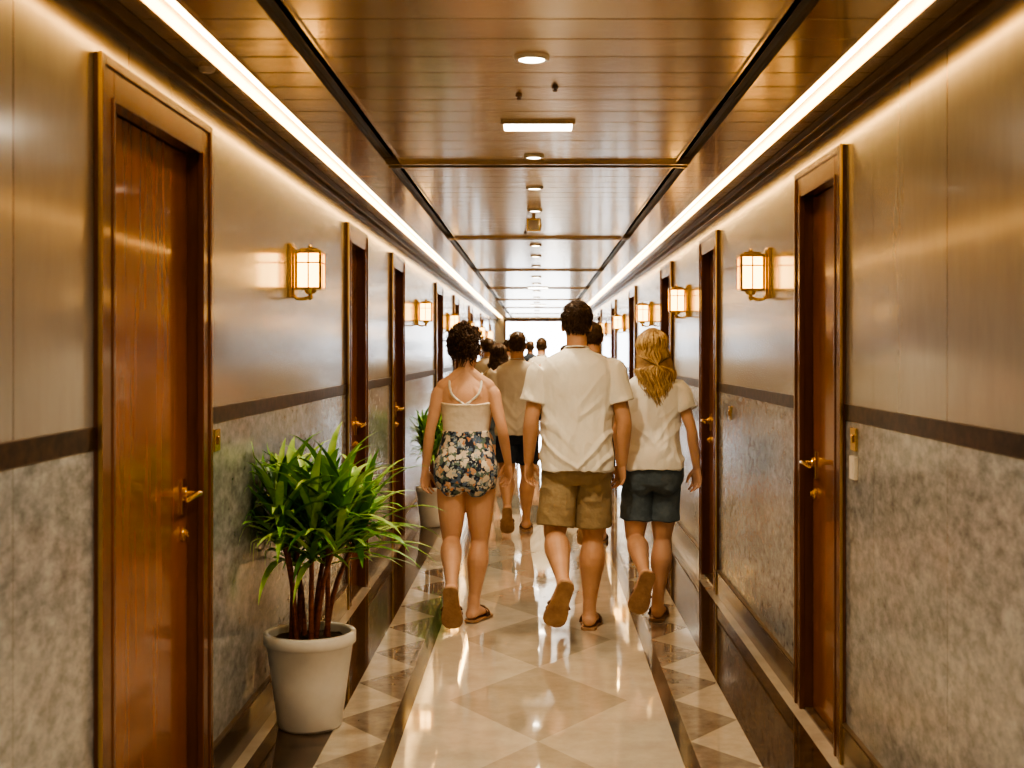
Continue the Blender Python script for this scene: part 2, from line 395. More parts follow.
b=bmesh.new(); cyl(b,(-.03,8.95,CZ-.01),.012,.03); add('sign_mount',b,M['brass'],g)
for x,y in ((-.07,4.75),(.06,4.6),(-.1,10.2)):
    g=group('ceiling_sprinkler',(x,y,CZ)); b=bmesh.new(); cyl(b,(x,y,CZ-.003),.012,.008); cyl(b,(x,y,CZ-.009),.005,.012); cyl(b,(x,y,CZ-.016),.009,.003); add('head',b,M['cap'],g)
g=group('soffit_spotlight',(-1.095,4.3,CZ)); b=bmesh.new(); cyl(b,(-1.095,4.3,CZ-.006),.024,.014,r2=.028); cyl(b,(-1.095,4.3,CZ-.014),.016,.006); add('spot_body',b,M['white'],g)

# end and back walls
bm=bmesh.new()
box(bm,-1.45,-.90,YE,YE+.2,0,CZ+.1); box(bm,.90,1.45,YE,YE+.2,0,CZ+.1); box(bm,-.90,.90,YE,YE+.2,2.42,CZ+.1)
add('wall_end',bm,M['wall'])
bm=bmesh.new(); box(bm,-1.45,1.45,YB-.2,YB,0,CZ+.1); add('wall_back',bm,M['wall'])
g=group('window_1',(0,YE,0)); bm=bmesh.new()
box(bm,-.94,-.88,YE-.03,YE+.1,0,2.47);box(bm,.88,.94,YE-.03,YE+.1,0,2.47);box(bm,-.94,.94,YE-.03,YE+.1,2.41,2.47)
add('opening_frame',bm,M['frame'],g,bevel=.005)
bm=bmesh.new(); box(bm,-6,6,YE,YE+14,-.1,-.005); add('deck_floor',bm,M['deck'])
g=group('deck_railing',(0,YE+13,0)); bm=bmesh.new()
for i in range(13): cyl(bm,(-6+i,YE+13,.5),.025,1.0,n=10)
for z in (.25,.5,.75,1.03): box(bm,-6,6,YE+12.985,YE+13.015,z-.015,z+.015)
add('rails',bm,M['steel'],g)

# ------------------------------------------------------------ wall devices
def sconce(sx,y,z=1.955):
    g=group('wall_sconce',(sx*XW,y,z))
    def X(a): return sx*(XW-a)
    b=bmesh.new()
    box(b,X(0),X(.018),y-.06,y+.06,z-.13,z+.125)
    box(b,X(.018),X(.028),y-.045,y+.045,z-.115,z+.11)
    c=.095; w=.056
    box(b,X(.02),X(c),y-.02,y+.02,z+.05,z+.088)
    box(b,X(c-w-.008),X(c+w+.008),y-w-.008,y+w+.008,z+.078,z+.092)
    box(b,X(c-w+.012),X(c+w-.012),y-w+.012,y+w-.012,z+.092,z+.104)
    box(b,X(c-w-.004),X(c+w+.004),y-w-.004,y+w+.004,z-.092,z-.080)
    for dx in (-1,1):
        for dy in (-1,1):
            box(b,X(c+dx*w-.006),X(c+dx*w+.006),y+dy*w-.006,y+dy*w+.006,z-.085,z+.08)
    for zz in (z+.035,):
        for dx in (-1,1): box(b,X(c+dx*w-.0035),X(c+dx*w+.0035),y-w,y+w,zz-.0035,zz+.0035)
        for dy in (-1,1): box(b,X(c-w),X(c+w),y+dy*w-.0035,y+dy*w+.0035,zz-.0035,zz+.0035)
    for dx in (-1,1): box(b,X(c+dx*w-.0035),X(c+dx*w+.0035),y-.0035,y+.0035,z-.08,z+.08)
    for dy in (-1,1): box(b,X(c-.0035),X(c+.0035),y+dy*w-.0035,y+dy*w+.0035,z-.08,z+.08)
    limb(b,[V((X(.015),y,z-.05)),V((X(.02),y,z-.12)),V((X(.055),y,z-.135)),V((X(c),y,z-.12)),V((X(c),y,z-.09))],[.008]*5,n=10,ref=V((0,1,0)))
    cyl(b,(X(c),y,z-.10),.022,.02,r2=.03,n=16)
    ellip(b,(X(c),y,z-.125),.012,.012,.016,8)
    ellip(b,(X(c),y,z+.112),.010,.010,.013,8)
    add('brass_lantern_frame',b,M['brass'],g,bevel=.0015)
    b=bmesh.new(); w2=.051; box(b,X(c-w2),X(c+w2),y-w2,y+w2,z-.079,z+.077); add('frosted_glass_shade',b,M['glass'],g,bevel=.006)
for y in (1.6,6.15,12.5,16.8,21.0,25.0,29.5): sconce(-1,y)
for y in (1.9,6.58,10.1,13.4,17.6,22.3,26.8,31): sconce(1,y,1.97)

g=group('light_switch',(-XW,4.72,1.25)); b=bmesh.new(); box(b,-XW,-XW+.01,4.68,4.76,1.21,1.29); box(b,-XW+.01,-XW+.016,4.71,4.73,1.235,1.265); add('plate',b,M['brass'],g,bevel=.002)
g=group('light_switch',(XW,4.80,1.24)); b=bmesh.new(); box(b,XW,XW-.01,4.76,4.84,1.205,1.29); box(b,XW-.01,XW-.016,4.79,4.81,1.235,1.265); add('plate',b,M['brass'],g,bevel=.002)
g=group('key_card_reader',(XW,4.80,1.15)); b=bmesh.new(); box(b,XW,XW-.014,4.76,4.84,1.10,1.185); box(b,XW-.014,XW-.017,4.78,4.82,1.12,1.165); add('plate',b,M['white'],g,bevel=.003)
g=group('light_switch',(XW,7.9,1.2)); b=bmesh.new(); box(b,XW,XW-.01,7.86,7.94,1.16,1.24); box(b,XW-.01,XW-.016,7.89,7.91,1.185,1.215); add('plate',b,M['brass'],g,bevel=.002)

# ------------------------------------------------------------ plants
def plant(loc,rt,ph,nst,nl,LL,topz,spread,seed):
    r=random.Random(seed); x0,y0=loc
    g=group('potted_dracaena',(x0,y0,0))
    b=bmesh.new(); prof=[(rt*.55,0),(rt*.68,.0),(rt*.72,.012),(rt*.86,ph*.5),(rt*.97,ph*.86),(rt*1.0,ph*.87),(rt*1.04,ph*.885),(rt*1.04,ph*.99),(rt*1.02,ph),(rt*.94,ph),(rt*.92,ph*.98),(rt*.90,ph*.8)]
    n=48; lps=[[b.verts.new((x0+q*math.cos(2*math.pi*i/n),y0+q*math.sin(2*math.pi*i/n),h)) for i in range(n)] for q,h in prof]
    for A,B in zip(lps,lps[1:]):
        for i in range(n): b.faces.new((A[i],A[(i+1)%n],B[(i+1)%n],B[i]))
    b.faces.new(lps[0]); add('ceramic_pot',b,M['pot'],g,smooth=True)
    b=bmesh.new()
    lps=[[b.verts.new((x0+q*math.cos(2*math.pi*i/n),y0+q*math.sin(2*math.pi*i/n),ph*.91+.012*(1-q/rt)+r.uniform(-.004,.004))) for i in range(n)] for q in (rt*.93,rt*.6,rt*.3,rt*.1)]
    for A,B in zip(lps,lps[1:]):
        for i in range(n): b.faces.new((A[i],A[(i+1)%n],B[(i+1)%n],B[i]))
    b.faces.new(lps[-1]); add('soil',b,M['soil'],g)
    sb=bmesh.new(); lb=bmesh.new()
    def lf(base,az,el,L,w,droop,mi):
        npt=9; p=V(base); pts=[]; e=el
        d2=V((math.cos(az),math.sin(az),0)); side=V((-math.sin(az),math.cos(az),0))
        for i in range(npt):
            u=i/(npt-1); pts.append((p.copy(),e)); 
            p=p+(d2*math.cos(e)+V((0,0,1))*math.sin(e))*L/(npt-1); e-=droop/(npt-1)*(.5+u*1.3)
        rows=[]
        for i,(q,e2) in enumerate(pts):
            u=i/(npt-1); ww=w*(.45+.55*math.sin(min(1,u*1.6+.12)*math.pi/2))*(1-max(0,(u-.45)/.55)**1.7)+.0005
            up=V((0,0,1))*math.cos(e2)-d2*math.sin(e2)
            row=[q-side*ww+up*ww*.35,q,q+side*ww+up*ww*.35]
            for v in row:
                v.x=max(v.x,-XW+.012); v.z=max(v.z,.02)
            rows.append([lb.verts.new(v) for v in row])
        for A,B in zip(rows,rows[1:]):
            for k in (0,1):
                f=lb.faces.new((A[k],A[k+1],B[k+1],B[k])); f.material_index=mi
    for s in range(nst):
        a=2*math.pi*s/nst+r.uniform(-.3,.3); rr=r.uniform(.15,.45)*rt
        b0=V((x0+math.cos(a)*rr,y0+math.sin(a)*rr,ph*.88))
        hh=ph+(topz-ph)*r.uniform(.38,.66) if s else ph+(topz-ph)*.68
        sp=spread*r.uniform(.3,1) if s else 0
        tp=V((x0+math.cos(a)*(rr+sp),y0+math.sin(a)*(rr+sp),hh))
        if tp.x<-XW+.1: tp.x=-XW+.1
        mid=(b0+tp)/2-V((math.cos(a),math.sin(a),0))*sp*.2
        limb(sb,[b0,mid,tp],[.012,.010,.008],n=8)
        for k in range(nl):
            u=k/nl; h=(1-u)
            base=tp+(b0-tp).normalized()*h*.14*(topz-ph)/.75
            az=k*2.4+r.uniform(-.3,.3)
            el=math.radians(24+60*u+r.uniform(-10,10)); L=LL*r.uniform(.75,1.1)*(1-.15*u)
            lf(base,az,el,L,r.uniform(.012,.017)*LL/.38,r.uniform(.8,1.7),r.choices((0,1,2),(5,6,2))[0])
    add('stems',sb,M['stem'],g,smooth=True); add('leaves',lb,[M['leaf1'],M['leaf2'],M['leaf3']],g,smooth=True)
plant((-.958,5.46),.185,.40,9,34,.47,1.18,.19,3)
plant((-.96,11.7),.135,.36,7,32,.32,1.14,.10,5)

# ------------------------------------------------------------ people
MB=dict(body=[(.455,.11,.095,0),(.50,.165,.115,-.005),(.55,.16,.115,-.005),(.605,.15,.105,0),(.67,.155,.11,0),(.73,.172,.12,0),(.775,.174,.112,-.005),(.805,.150,.085,-.012),(.828,.09,.066,-.014),(.855,.058,.056,-.012)],
        tee=[(.488,.205,.168,-.016),(.53,.202,.165,-.016),(.58,.197,.155,-.010),(.64,.198,.145,-.003),(.69,.203,.143,0),(.735,.21,.147,0),(.775,.212,.139,-.006),(.812,.198,.120,-.012),(.838,.142,.095,-.015),(.852,.088,.075,-.013),(.860,.068,.066,-.012)],
        shorts=[(.445,.12,.10,-.005),(.47,.18,.13,-.012),(.51,.192,.138,-.010),(.56,.18,.125,-.004),(.60,.16,.11,0)],
        th=(.094,.088,.064),sh=(.060,.074,.040),arm=(.059,.053,.045,.044,.030),neck=.062,shw=.195,tt=.105,th_r=.083)
FB=dict(body=[(.455,.10,.09,0),(.49,.168,.118,-.01),(.53,.172,.125,-.012),(.58,.15,.11,-.004),(.635,.122,.092,0),(.69,.128,.095,.004),(.74,.142,.108,.008),(.775,.146,.10,.002),(.805,.138,.076,-.008),(.828,.086,.058,-.012),(.85,.048,.05,-.01)],
        tee=[(.525,.184,.160,-.022),(.56,.178,.154,-.018),(.62,.162,.132,-.004),(.68,.162,.124,.002),(.735,.172,.128,.006),(.775,.172,.118,0),(.808,.162,.098,-.008),(.831,.116,.078,-.012),(.846,.078,.063,-.011),(.854,.058,.058,-.01)],
        shorts=[(.45,.12,.10,-.006),(.475,.175,.13,-.016),(.525,.186,.142,-.018),(.575,.170,.128,-.008),(.62,.145,.11,0),(.655,.136,.102,0)],
        th=(.090,.082,.056),sh=(.053,.063,.035),arm=(.044,.039,.034,.033,.024),neck=.048,shw=.150,tt=.092,th_r=.07)
HEAD=[(-1.0,.024,.026,.050),(-.9,.040,.044,.040),(-.7,.052,.064,.026),(-.4,.062,.082,.012),(-.1,.069,.092,.003),(.2,.074,.098,-.002),(.5,.073,.097,-.006),(.75,.060,.081,-.008),(.92,.036,.050,-.008),(1.0,.010,.014,-.008)]
def headsurf(t,th,hh,sc=1.0):
    for i in range(len(HEAD)-1):
        if HEAD[i][0]<=t<=HEAD[i+1][0]:
            u=(t-HEAD[i][0])/(HEAD[i+1][0]-HEAD[i][0]); A=HEAD[i];B=HEAD[i+1]
            w,d,c=[A[k]+(B[k]-A[k])*u for k in (1,2,3)]
            return V((w*sc*math.sin(th),c+d*sc*math.cos(th),t*hh*(sc if t>0 else 1)))
    return V((0,0,hh))

def hand(bm,w,d,n,k=1.0,thumb_dir=None):
    d=d.normalized(); n=(n-d*n.dot(d)).normalized(); s=(thumb_dir-d*thumb_dir.dot(d)); s=(s-n*s.dot(n)).normalized()
    rings=[]
    for t,a,c in ((-.02,.024,.020),(.0,.025,.018),(.03,.034,.017),(.06,.041,.015),(.085,.042,.013),(.094,.036,.010)):
        rings.append((w+d*t*k,s*a*k,n*c*k))
    rtube(bm,rings,14)
    for i,(L,) in enumerate(((.072,),(.082,),(.075,),(.058,))):
        off=(.0325-.0217*i); p=w+d*(.085-.004*abs(i-1.2))*k+s*off*k
        ang=.25+.05*i; pts=[p-d*.01*k,p]; sp=s*(.10*(1.4-i)/1.5)
        for seg,f in enumerate((.45,.31,.24)):
            dd=(d*math.cos(ang)+n*math.sin(ang)+sp).normalized(); p=p+dd*L*f*k; pts.append(p); ang+=.42
        limb(bm,pts,[.0088*k,.0088*k,.0083*k,.0078*k,.0066*k],n=8,sub=3,ref=s)
    p=w+d*.02*k+s*.020*k
    pts=[p]; 
    for dd,L in ((d*.75+s*.62+n*.3,.038),(d*.9+s*.35+n*.35,.03),(d*.95+s*.1+n*.4,.024)):
        p=p+dd.normalized()*L*k; pts.append(p)
    limb(bm,pts,[.014*k,.0125*k,.0105*k,.008*k],n=8,sub=3,ref=n)

def foot(bm,sb,st,ank,f,u,k=1.0,inner=1):
    f=f.normalized(); u=(u-f*u.dot(f)).normalized(); s=f.cross(u).normalized(); O=ank-u*.078*k
    W=1.22
    rings=[]
    for a,w,h,c in ((-.060,.018,.018,.028),(-.050,.028,.028,.031),(-.03,.033,.034,.036),(0,.034,.042,.044),(.045,.036,.038,.041),(.09,.042,.027,.029),(.13,.047,.018,.020),(.15,.045,.013,.015)):
        rings.append((O+f*a*k+u*c*k,s*w*k*W,u*h*k))
    rtube(bm,rings,16)
    big=-1 if s.x*inner<0 else 1
    for i in range(5):
        off=big*(.033-.0165*i)*k*W; L=(.052,.05,.044,.037,.03)[i]; r=(.0125,.009,.0085,.008,.008)[i]
        p=O+f*(.142-.004*i)*k+s*off+u*.014*k
        limb(bm,[p,p+f*L*.6*k+u*.002,p+f*L*k-u*.003*k],[r*k,r*k,r*.9*k],n=8,sub=2,ref=s)
    limb(bm,[ank+u*.05*k,ank,ank-u*.03*k-f*.015*k],[.036*k,.038*k,.036*k],n=12,ref=s)
    out=[(-.070,.010),(-.064,.026),(-.04,.036),(0,.036),(.05,.037),(.10,.047),(.14,.052),(.17,.049),(.192,.036),(.203,.016)]
    poly=[(a,w*W) for a,w in out]+[(a,-w*W) for a,w in out[::-1]]
    lo=[sb.verts.new(O+f*a*k+s*w*k-u*.016*k) for a,w in poly]; hi=[sb.verts.new(O+f*a*k+s*w*k+u*.001) for a,w in poly]
    sb.faces.new(lo[::-1]); sb.faces.new(hi)
    for i in range(len(lo)): j=(i+1)%len(lo); sb.faces.new((lo[i],lo[j],hi[j],hi[i]))
    for q0 in (.07,.12):
        pts=[O+f*(.10+(q0-.095)*.6)*k+s*.055*math.cos(t)*1.04*k+u*.050*abs(math.sin(t))*1.12*k for t in [math.pi*i/8 for i in range(9)]]
        strand(st,pts,.0075*k,.0075*k,6)

def person(name,loc,sex,H,skin,legs,arms,hair,top,topm,bottom_m,hem,headyaw=0,headpitch=0,vs=.0045,lean=0,hipshift=0,build=1.0,sleeve=.62,wide=1.0,lower=1.0):
    g=group(name,(loc[0],loc[1],0)); B=MB if sex=='m' else FB; ks=H/(1.85 if sex=='m' else 1.70)
    def lx(zf): return V((hipshift*(1-min(1,max(0,(zf-.5)/.2))),lean*max(0,zf-.5)/.35,0))
    def tor(bm,rows,n=32,e=2.25,kk=1.0):
        S=[cat(rows,i/4) for i in range((len(rows)-1)*4+1)]
        rtube(bm,[(V((0,cy*ks,z*H))+lx(z),V((rx*ks*build*kk,0,0)),V((0,ry*ks*build*kk,0))) for z,rx,ry,cy in S],n,e)
    bm=bmesh.new(); tor(bm,B['body'])
    hc=V((0,.012+lean*1.2,.934*H)); hh=.066*H
    HM=Matrix.Translation(hc)@Matrix.Rotation(headyaw,4,'Z')@Matrix.Rotation(headpitch,4,'X')
    nb=V((0,-.014+lean,.84*H))
    limb(bm,[nb-V((0,0,.05)),nb,nb+V((0,.006,.045)),hc+V((0,-.012,-.03))],[B['neck']*1.1,B['neck']*1.0,B['neck']*.95,B['neck']*.95],n=16)
    S=[cat([(r[0]*hh,r[1],r[2],r[3]) for r in HEAD],i/3) for i in range((len(HEAD)-1)*3+1)]
    hk=ks*1.0
    rtube(bm,[(V((0,c*hk,z)),V((max(w,.004)*hk,0,0)),V((0,max(d,.004)*hk,0))) for z,w,d,c in S],24,2.1,mtx=HM)
    limb(bm,[V((0,.092,.012)),V((0,.108,-.012)),V((0,.118,-.032)),V((0,.098,-.040))],[.008,.010,.013,.010],n=8,mtx=HM)
    for s in (-1,1):
        ellip(bm,(s*.080*hk,-.004,-.012),.010,.020,.032,10,mtx=HM@Matrix.Rotation(s*.25,4,'Z'))
        ellip(bm,(s*.03,.086,.02),.020,.012,.008,8,mtx=HM)
    tr=1.0 if top=='cami' else .72
    for s in (-1,1):
        limb(bm,[V((s*.02,-.02+lean,.858*H)),V((s*.07*ks,-.018+lean,.832*H)),V((s*B['shw']*ks*.85,-.012+lean,.806*H))],[.033*ks*tr,.037*ks*tr,.043*ks*tr],n=12)
        if top=='cami': limb(bm,[V((s*.050,-.062,.800*H)),V((s*.072,-.072,.778*H)),V((s*.062,-.074,.758*H))],[.022,.026,.020],n=12)
    A=B['arm']
    sh={}
    for s,(el,wr,hd) in zip((-1,1),arms):
        S0=V((s*B['shw']*ks*build,-.01+lean,.797*H)); el=V(el); wr=V(wr); sh[s]=(S0,el,wr)
        m1=S0.lerp(el,.45); m2=el.lerp(wr,.3); sr=1 if top=='cami' else .86
        limb(bm,[S0+V((-s*.03,0,.0)),S0.lerp(el,.12),m1,el,m2,wr],[A[0]*ks*.85*sr,A[0]*ks*sr,A[1]*ks,A[2]*.92*ks,A[3]*ks,(A[4]*.95*ks,A[4]*.95*ks)],n=14)
        inward=V((-s,0,0)); n=(inward*.75+V((0,-.65,0))); th=(inward*.6+V((0,.8,0)))
        hand(bm,wr,V(hd),n,ks*(1.0 if sex=='m' else .95),th)
    sb=bmesh.new(); st=bmesh.new()
    TH=B['th']; SH=B['sh']
    for s,(hip,kn,an,fd,up) in zip((-1,1),legs):
        hip=V(hip);kn=V(kn); an=V(an)
        limb(bm,[hip+V((0,0,.03)),hip.lerp(kn,.2),hip.lerp(kn,.6),kn+V((0,.004,.02))],[TH[0]*ks*.95,TH[0]*ks,TH[1]*.95*ks,TH[2]*ks],n=18)
        ax=(an-kn).normalized(); back=V((0,ax.z,-ax.y)).normalized()
        if back.y>0 and back.z<.9: back=-back
        if back.y>0: back=-back
        limb(bm,[kn+V((0,.004,.035)),kn+ax*.02,kn.lerp(an,.3)+back*.020*ks,kn.lerp(an,.55)+back*.010*ks,kn.lerp(an,.85),an],[TH[2]*.95*ks,SH[0]*.96*ks,(SH[1]*1.0*ks,SH[1]*1.06*ks),SH[1]*.78*ks,SH[2]*.97*ks,SH[2]*.95*ks],n=18)
        foot(bm,sb,st,an,V(fd),V(up),ks*(1.03 if sex=='m' else .96),inner=-s)
        limb(bm,[V((s*.075*ks+hipshift,-.055*ks,.515*H)),V((s*.07*ks+hipshift,-.055*ks,.475*H))],[.072*ks,.07*ks],n=14)
    body=voxel(bm,vs,3 if vs<.006 else 1,.45)
    bvh=None
    if top=='cami':
        bvh=BVHTree.FromPolygons([v.co.copy() for v in body.vertices],[tuple(p.vertices) for p in body.polygons])
    addmesh('body',body,M[skin],g)
    add('sandal_soles',sb,M['sole'],g,bevel=.003,loc=(0,0,0)); add('sandal_straps',st,M['strap'],g,smooth=True,loc=(0,0,0))
    eb=bmesh.new(); ib=bmesh.new(); lb=bmesh.new()
    for s in (-1,1):
        ellip(eb,(s*.030,.084,.004),.013,.013,.010,8,mtx=HM); ellip(ib,(s*.030,.0935,.004),.006,.005,.006,8,mtx=HM)
        strand(lb,[HM@V((s*.012,.103,-.060)),HM@V((s*.022,.097,-.061))],.004,.002,6)
    strand(lb,[HM@V((-.014,.101,-.060)),HM@V((0,.106,-.058)),HM@V((.014,.101,-.060))],.005,.005,6)
    add('eyes',eb,M['sclera'],g,smooth=True,loc=(0,0,0)); add('irises',ib,M['iris'],g,smooth=True,loc=(0,0,0)); add('mouth',lb,M['lip'],g,smooth=True,loc=(0,0,0))
    r=random.Random(len(name)*7+int(loc[1]*10))
    tb=bmesh.new()
    if top=='tee':
        tor(tb,[(z,rx*wide,ry,cy) for z,rx,ry,cy in B['tee']],e=2.35)
        for s in (-1,1):
            S0,el,wr=sh[s]; end=S0.lerp(el,sleeve); rr=B['th_r']*ks*wide
            limb(tb,[S0+V((-s*.06*ks,0,-.03)),S0+V((s*.004,0,-.008)),S0.lerp(el,sleeve*.6)+V((s*.004,0,0)),end+V((s*.006,0,0))],[rr*.85,rr*.90,rr*.93,rr*.97],n=18,r1=False)
        me=voxel(tb,max(vs,.005),3)
        sd=r.random()*50
        nor=[v.normal.copy() for v in me.vertices]
        for v,no in zip(me.vertices,nor):
            p=v.co; k=.15+.85*max(0,min(1,(1.40*ks-p.z)/.30))
            q=V((p.x*5+sd,p.y*4,p.z*9-abs(p.x)*8)); a=noise.noise(q)
            q2=V((p.x*11+sd,p.y*9,p.z*3+p.x*2)); b=noise.noise(q2)
            w=(max(0,1-abs(a)*3.2))*.85+(max(0,1-abs(b)*3))*.55-.4
            v.co=p+no*.014*ks*w*k
        addmesh('tshirt',me,M[topm],g)
        cb=bmesh.new(); z=.860*H; rx=(.068 if sex=='m' else .058)*ks; pts=[V((rx*math.cos(t),-.012+lean+rx*1.0*math.sin(t),z-.012*math.sin(t)))for t in [2*math.pi*i/24 for i in range(25)]]
        strand(cb,pts,.006,.006,6); add('collar',cb,M[topm],g,smooth=True,loc=(0,0,0))
    else:
        rows=[(z,rx+.006,ry+.006,cy) for z,rx,ry,cy in B['body'] if .60<z<.75]
        rows=[(.62,.133,.101,0)]+[q for q in rows if q[0]>.63]+[(.757,.152,.120,.002)]
        S=[cat(rows,i/4) for i in range((len(rows)-1)*4+1)]
        rings=[]
        for i,(z,rx,ry,cy) in enumerate(S):
            u=max(0,(i/(len(S)-1)-.55)/.45)
            rings.append((V((0,cy*ks,z*H))+lx(z),V((rx*ks+.003,0,0)),V((0,ry*ks+.004,.022*u))))
        rtube(tb,rings,32,2.25)
        me=voxel(tb,.0045,2); wrinkle(me,.004,(10,10,16),seed=3)
        addmesh('camisole',me,M[topm],g)
        sbm=bmesh.new()
        def pj(x,z,back=True):
            o=V((x,-1 if back else 1,z)); h=bvh.ray_cast(o,V((0,1 if back else -1,0)))
            return (h[0]+V((0,-.003 if back else .003,0))) if h[0] is not None else V((x,-.1 if back else .1,z))
        for s in (-1,1):
            path=[(s*.092,.815*H),(s*.088,.80*H),(s*.075,.78*H),(s*.045,.762*H),(0.0,.742*H),(-s*.03,.715*H),(-s*.04,.70*H)]
            pts=[pj(*p) for p in path]
            fr=[pj(s*.088,.81*H,False),pj(s*.085,.79*H,False),pj(s*.08,.765*H,False),pj(s*.078,.75*H,False)]
            tp=(pts[0]+fr[0])/2; hit=bvh.ray_cast(V((s*.092,tp.y,2.2)),V((0,0,-1)))[0]
            allp=fr[::-1]+([hit+V((0,0,.003))] if hit is not None and hit.z<.86*H else [])+pts
            sm=[cat([tuple(q) for q in allp],i/3) for i in range((len(allp)-1)*3+1)]
            strand(sbm,[V(q) for q in sm],.007,.007,6)
        add('camisole_straps',sbm,M['tee2'],g,smooth=True,loc=(0,0,0))
    tb=bmesh.new(); tor(tb,B['shorts'],e=2.3)
    for s,(hip,kn,an,fd,up) in zip((-1,1),legs):
        hip=V(hip);kn=V(kn); e=hip.lerp(kn,hem)
        tt=B['tt']*ks
        limb(tb,[hip+V((0,-.005,.02)),hip.lerp(kn,hem*.5),e],[tt*.98,tt*.98,tt*(1.02 if sex=='m' else 1.03)],n=22,r1=False)
        limb(tb,[V((s*.075*ks+hipshift,-.060*ks,.51*H)),V((s*.07*ks+hipshift,-.06*ks,.475*H))],[.080*ks,.078*ks],n=14)
    me=voxel(tb,max(vs,.005),3)
    wrinkle(me,.009*ks,(8,8,10),seed=r.random()*50,fn=lambda p:1 if p.z<.48*H else .4)
    addmesh('shorts',me,M[bottom_m],g)
    hm={'short':'hairB','short_brown':'hairB','updo':'hairD','blond':'blond2','long_dark':'hairB'}[hair]
    hb=bmesh.new()
    sc={'short':1.05,'short_brown':1.05,'updo':1.10,'blond':1.09,'long_dark':1.08}[hair]
    back={'short':-.016,'short_brown':-.016,'updo':-.022,'blond':-.02,'long_dark':-.02}[hair]
    rings=[]
    for i in range(25):
        t=-.45+1.45*i/24; t=min(t,.999)
        p0=headsurf(t,0,hh,1); p1=headsurf(t,math.pi,hh,1); px=headsurf(t,math.pi/2,hh,1)
        c=(p0.y+p1.y)/2; d=(p0.y-p1.y)/2; w=px.x
        lo=max(0,min(1,(t+.45)/.25)); k2=.80+.2*lo
        rings.append((V((0,c+back-(1-lo)*.012,t*hh*sc+.002)),V((max(w,.01)*sc*k2*hk,0,0)),V((0,max(d,.012)*sc*k2*hk,0))))
    rtube(hb,rings,28,2.05,mtx=HM)
    def allowed(t,th):
        a=abs((th+math.pi)%(2*math.pi)-math.pi)
        if t>.62: return True
        if t<-.5: return False
        return a>math.radians(85 if t>-.15 else 110)
    mlist=[M[hm]]
    if hair in('short','short_brown'):
        mlist=[M['hairB'],M['hairD']]
        cnt=1300 if vs<.006 else 250
        k=0
        while k<cnt:
            t=r.uniform(-.48,1.0)**1; th=r.uniform(0,2*math.pi)
            if not allowed(t,th): continue
            k+=1
            p=headsurf(min(t,.99),th,hh,1.04)+V((0,back*.6,0)); nrm=V((math.sin(th)*(1-max(0,t)),math.cos(th)*(1-max(0,t)),max(0,t)*1.2)).normalized()
            dn=V((r.uniform(-.5,.5),-.5 if t>.5 else 0,-1)); dn=(dn-nrm*dn.dot(nrm)).normalized()
            L=.024*(1.0 if t>0 else .6)
            q=p+nrm*.004+dn*L*.5+V((r.uniform(-1,1),r.uniform(-1,1),r.uniform(-1,1)))*.003; e=p+nrm*r.uniform(.001,.006)+dn*L
            strand(hb,[HM@p,HM@q,HM@e],.0028,.0009,4,r.choice((0,0,1)))
    elif hair=='updo':
        mlist=[M['hairD'],M['hairB']]
        ellip(hb,(0,-.050,.080),.066,.062,.060,12,mtx=HM)
        def curl(c,nrm,L,mi):
            a=r.uniform(0,6.28); rad=r.uniform(.006,.013); pts=[]; tn=V((r.uniform(-1,1),r.uniform(-1,1),r.uniform(-1,.2))); tn=(tn-nrm*tn.dot(nrm)).normalized(); bt=nrm.cross(tn)
            for i in range(12):
                u=i/11; an=a+u*7
                pts.append(HM@(c+tn*L*u+(bt*math.cos(an)+nrm*math.sin(an))*rad+nrm*.008))
            strand(hb,pts,.0042,.0018,4,mi)
        k=0
        while k<330:
            t=r.uniform(-.45,1); th=r.uniform(0,6.283)
            if not allowed(t,th): continue
            k+=1; c=headsurf(min(.99,t),th,hh,1.10)+V((0,back*.7,0)); nrm=V((math.sin(th)*(1-max(0,t)),math.cos(th)*(1-max(0,t)),max(0,t)*1.2)).normalized()
            curl(c,nrm,r.uniform(.03,.055),r.choice((0,0,1)))
        for k in range(240):
            nrm=V((r.gauss(0,1),r.gauss(0,1),r.gauss(.2,1))).normalized(); c=V((nrm.x*.066,-.050+nrm.y*.062,.080+nrm.z*.060)); curl(c,nrm,r.uniform(.025,.05),r.choice((0,0,1)))
        for k in range(8):
            x=r.uniform(-.045,.045); c=V((x,-.085,-.055)); pts=[HM@(c+V((math.sin(u*5+k)*.006,-.004*u,-.055*u))) for u in [i/7 for i in range(8)]]
            strand(hb,pts,.0025,.0008,4,0)
    elif hair in('blond','long_dark'):
        mlist=[M['blond1'],M['blond2']] if hair=='blond' else [M['hairB'],M['hairD']]
        zt=(1.24-hc.z) if hair=='blond' else -.30
        limb(hb,[V((0,-.03,.06)),V((0,-.055,-.03)),V((.005,-.075,-.12)),V((.012,-.10,-.20)),V((.014,-.112,zt+.09)),V((.016,-.115,zt+.03))],[(.074,.06),(.098,.05),(.112,.042),(.090,.032),(.046,.022),(.015,.010)],n=18,mtx=HM)
        for f in hb.faces: f.material_index=1
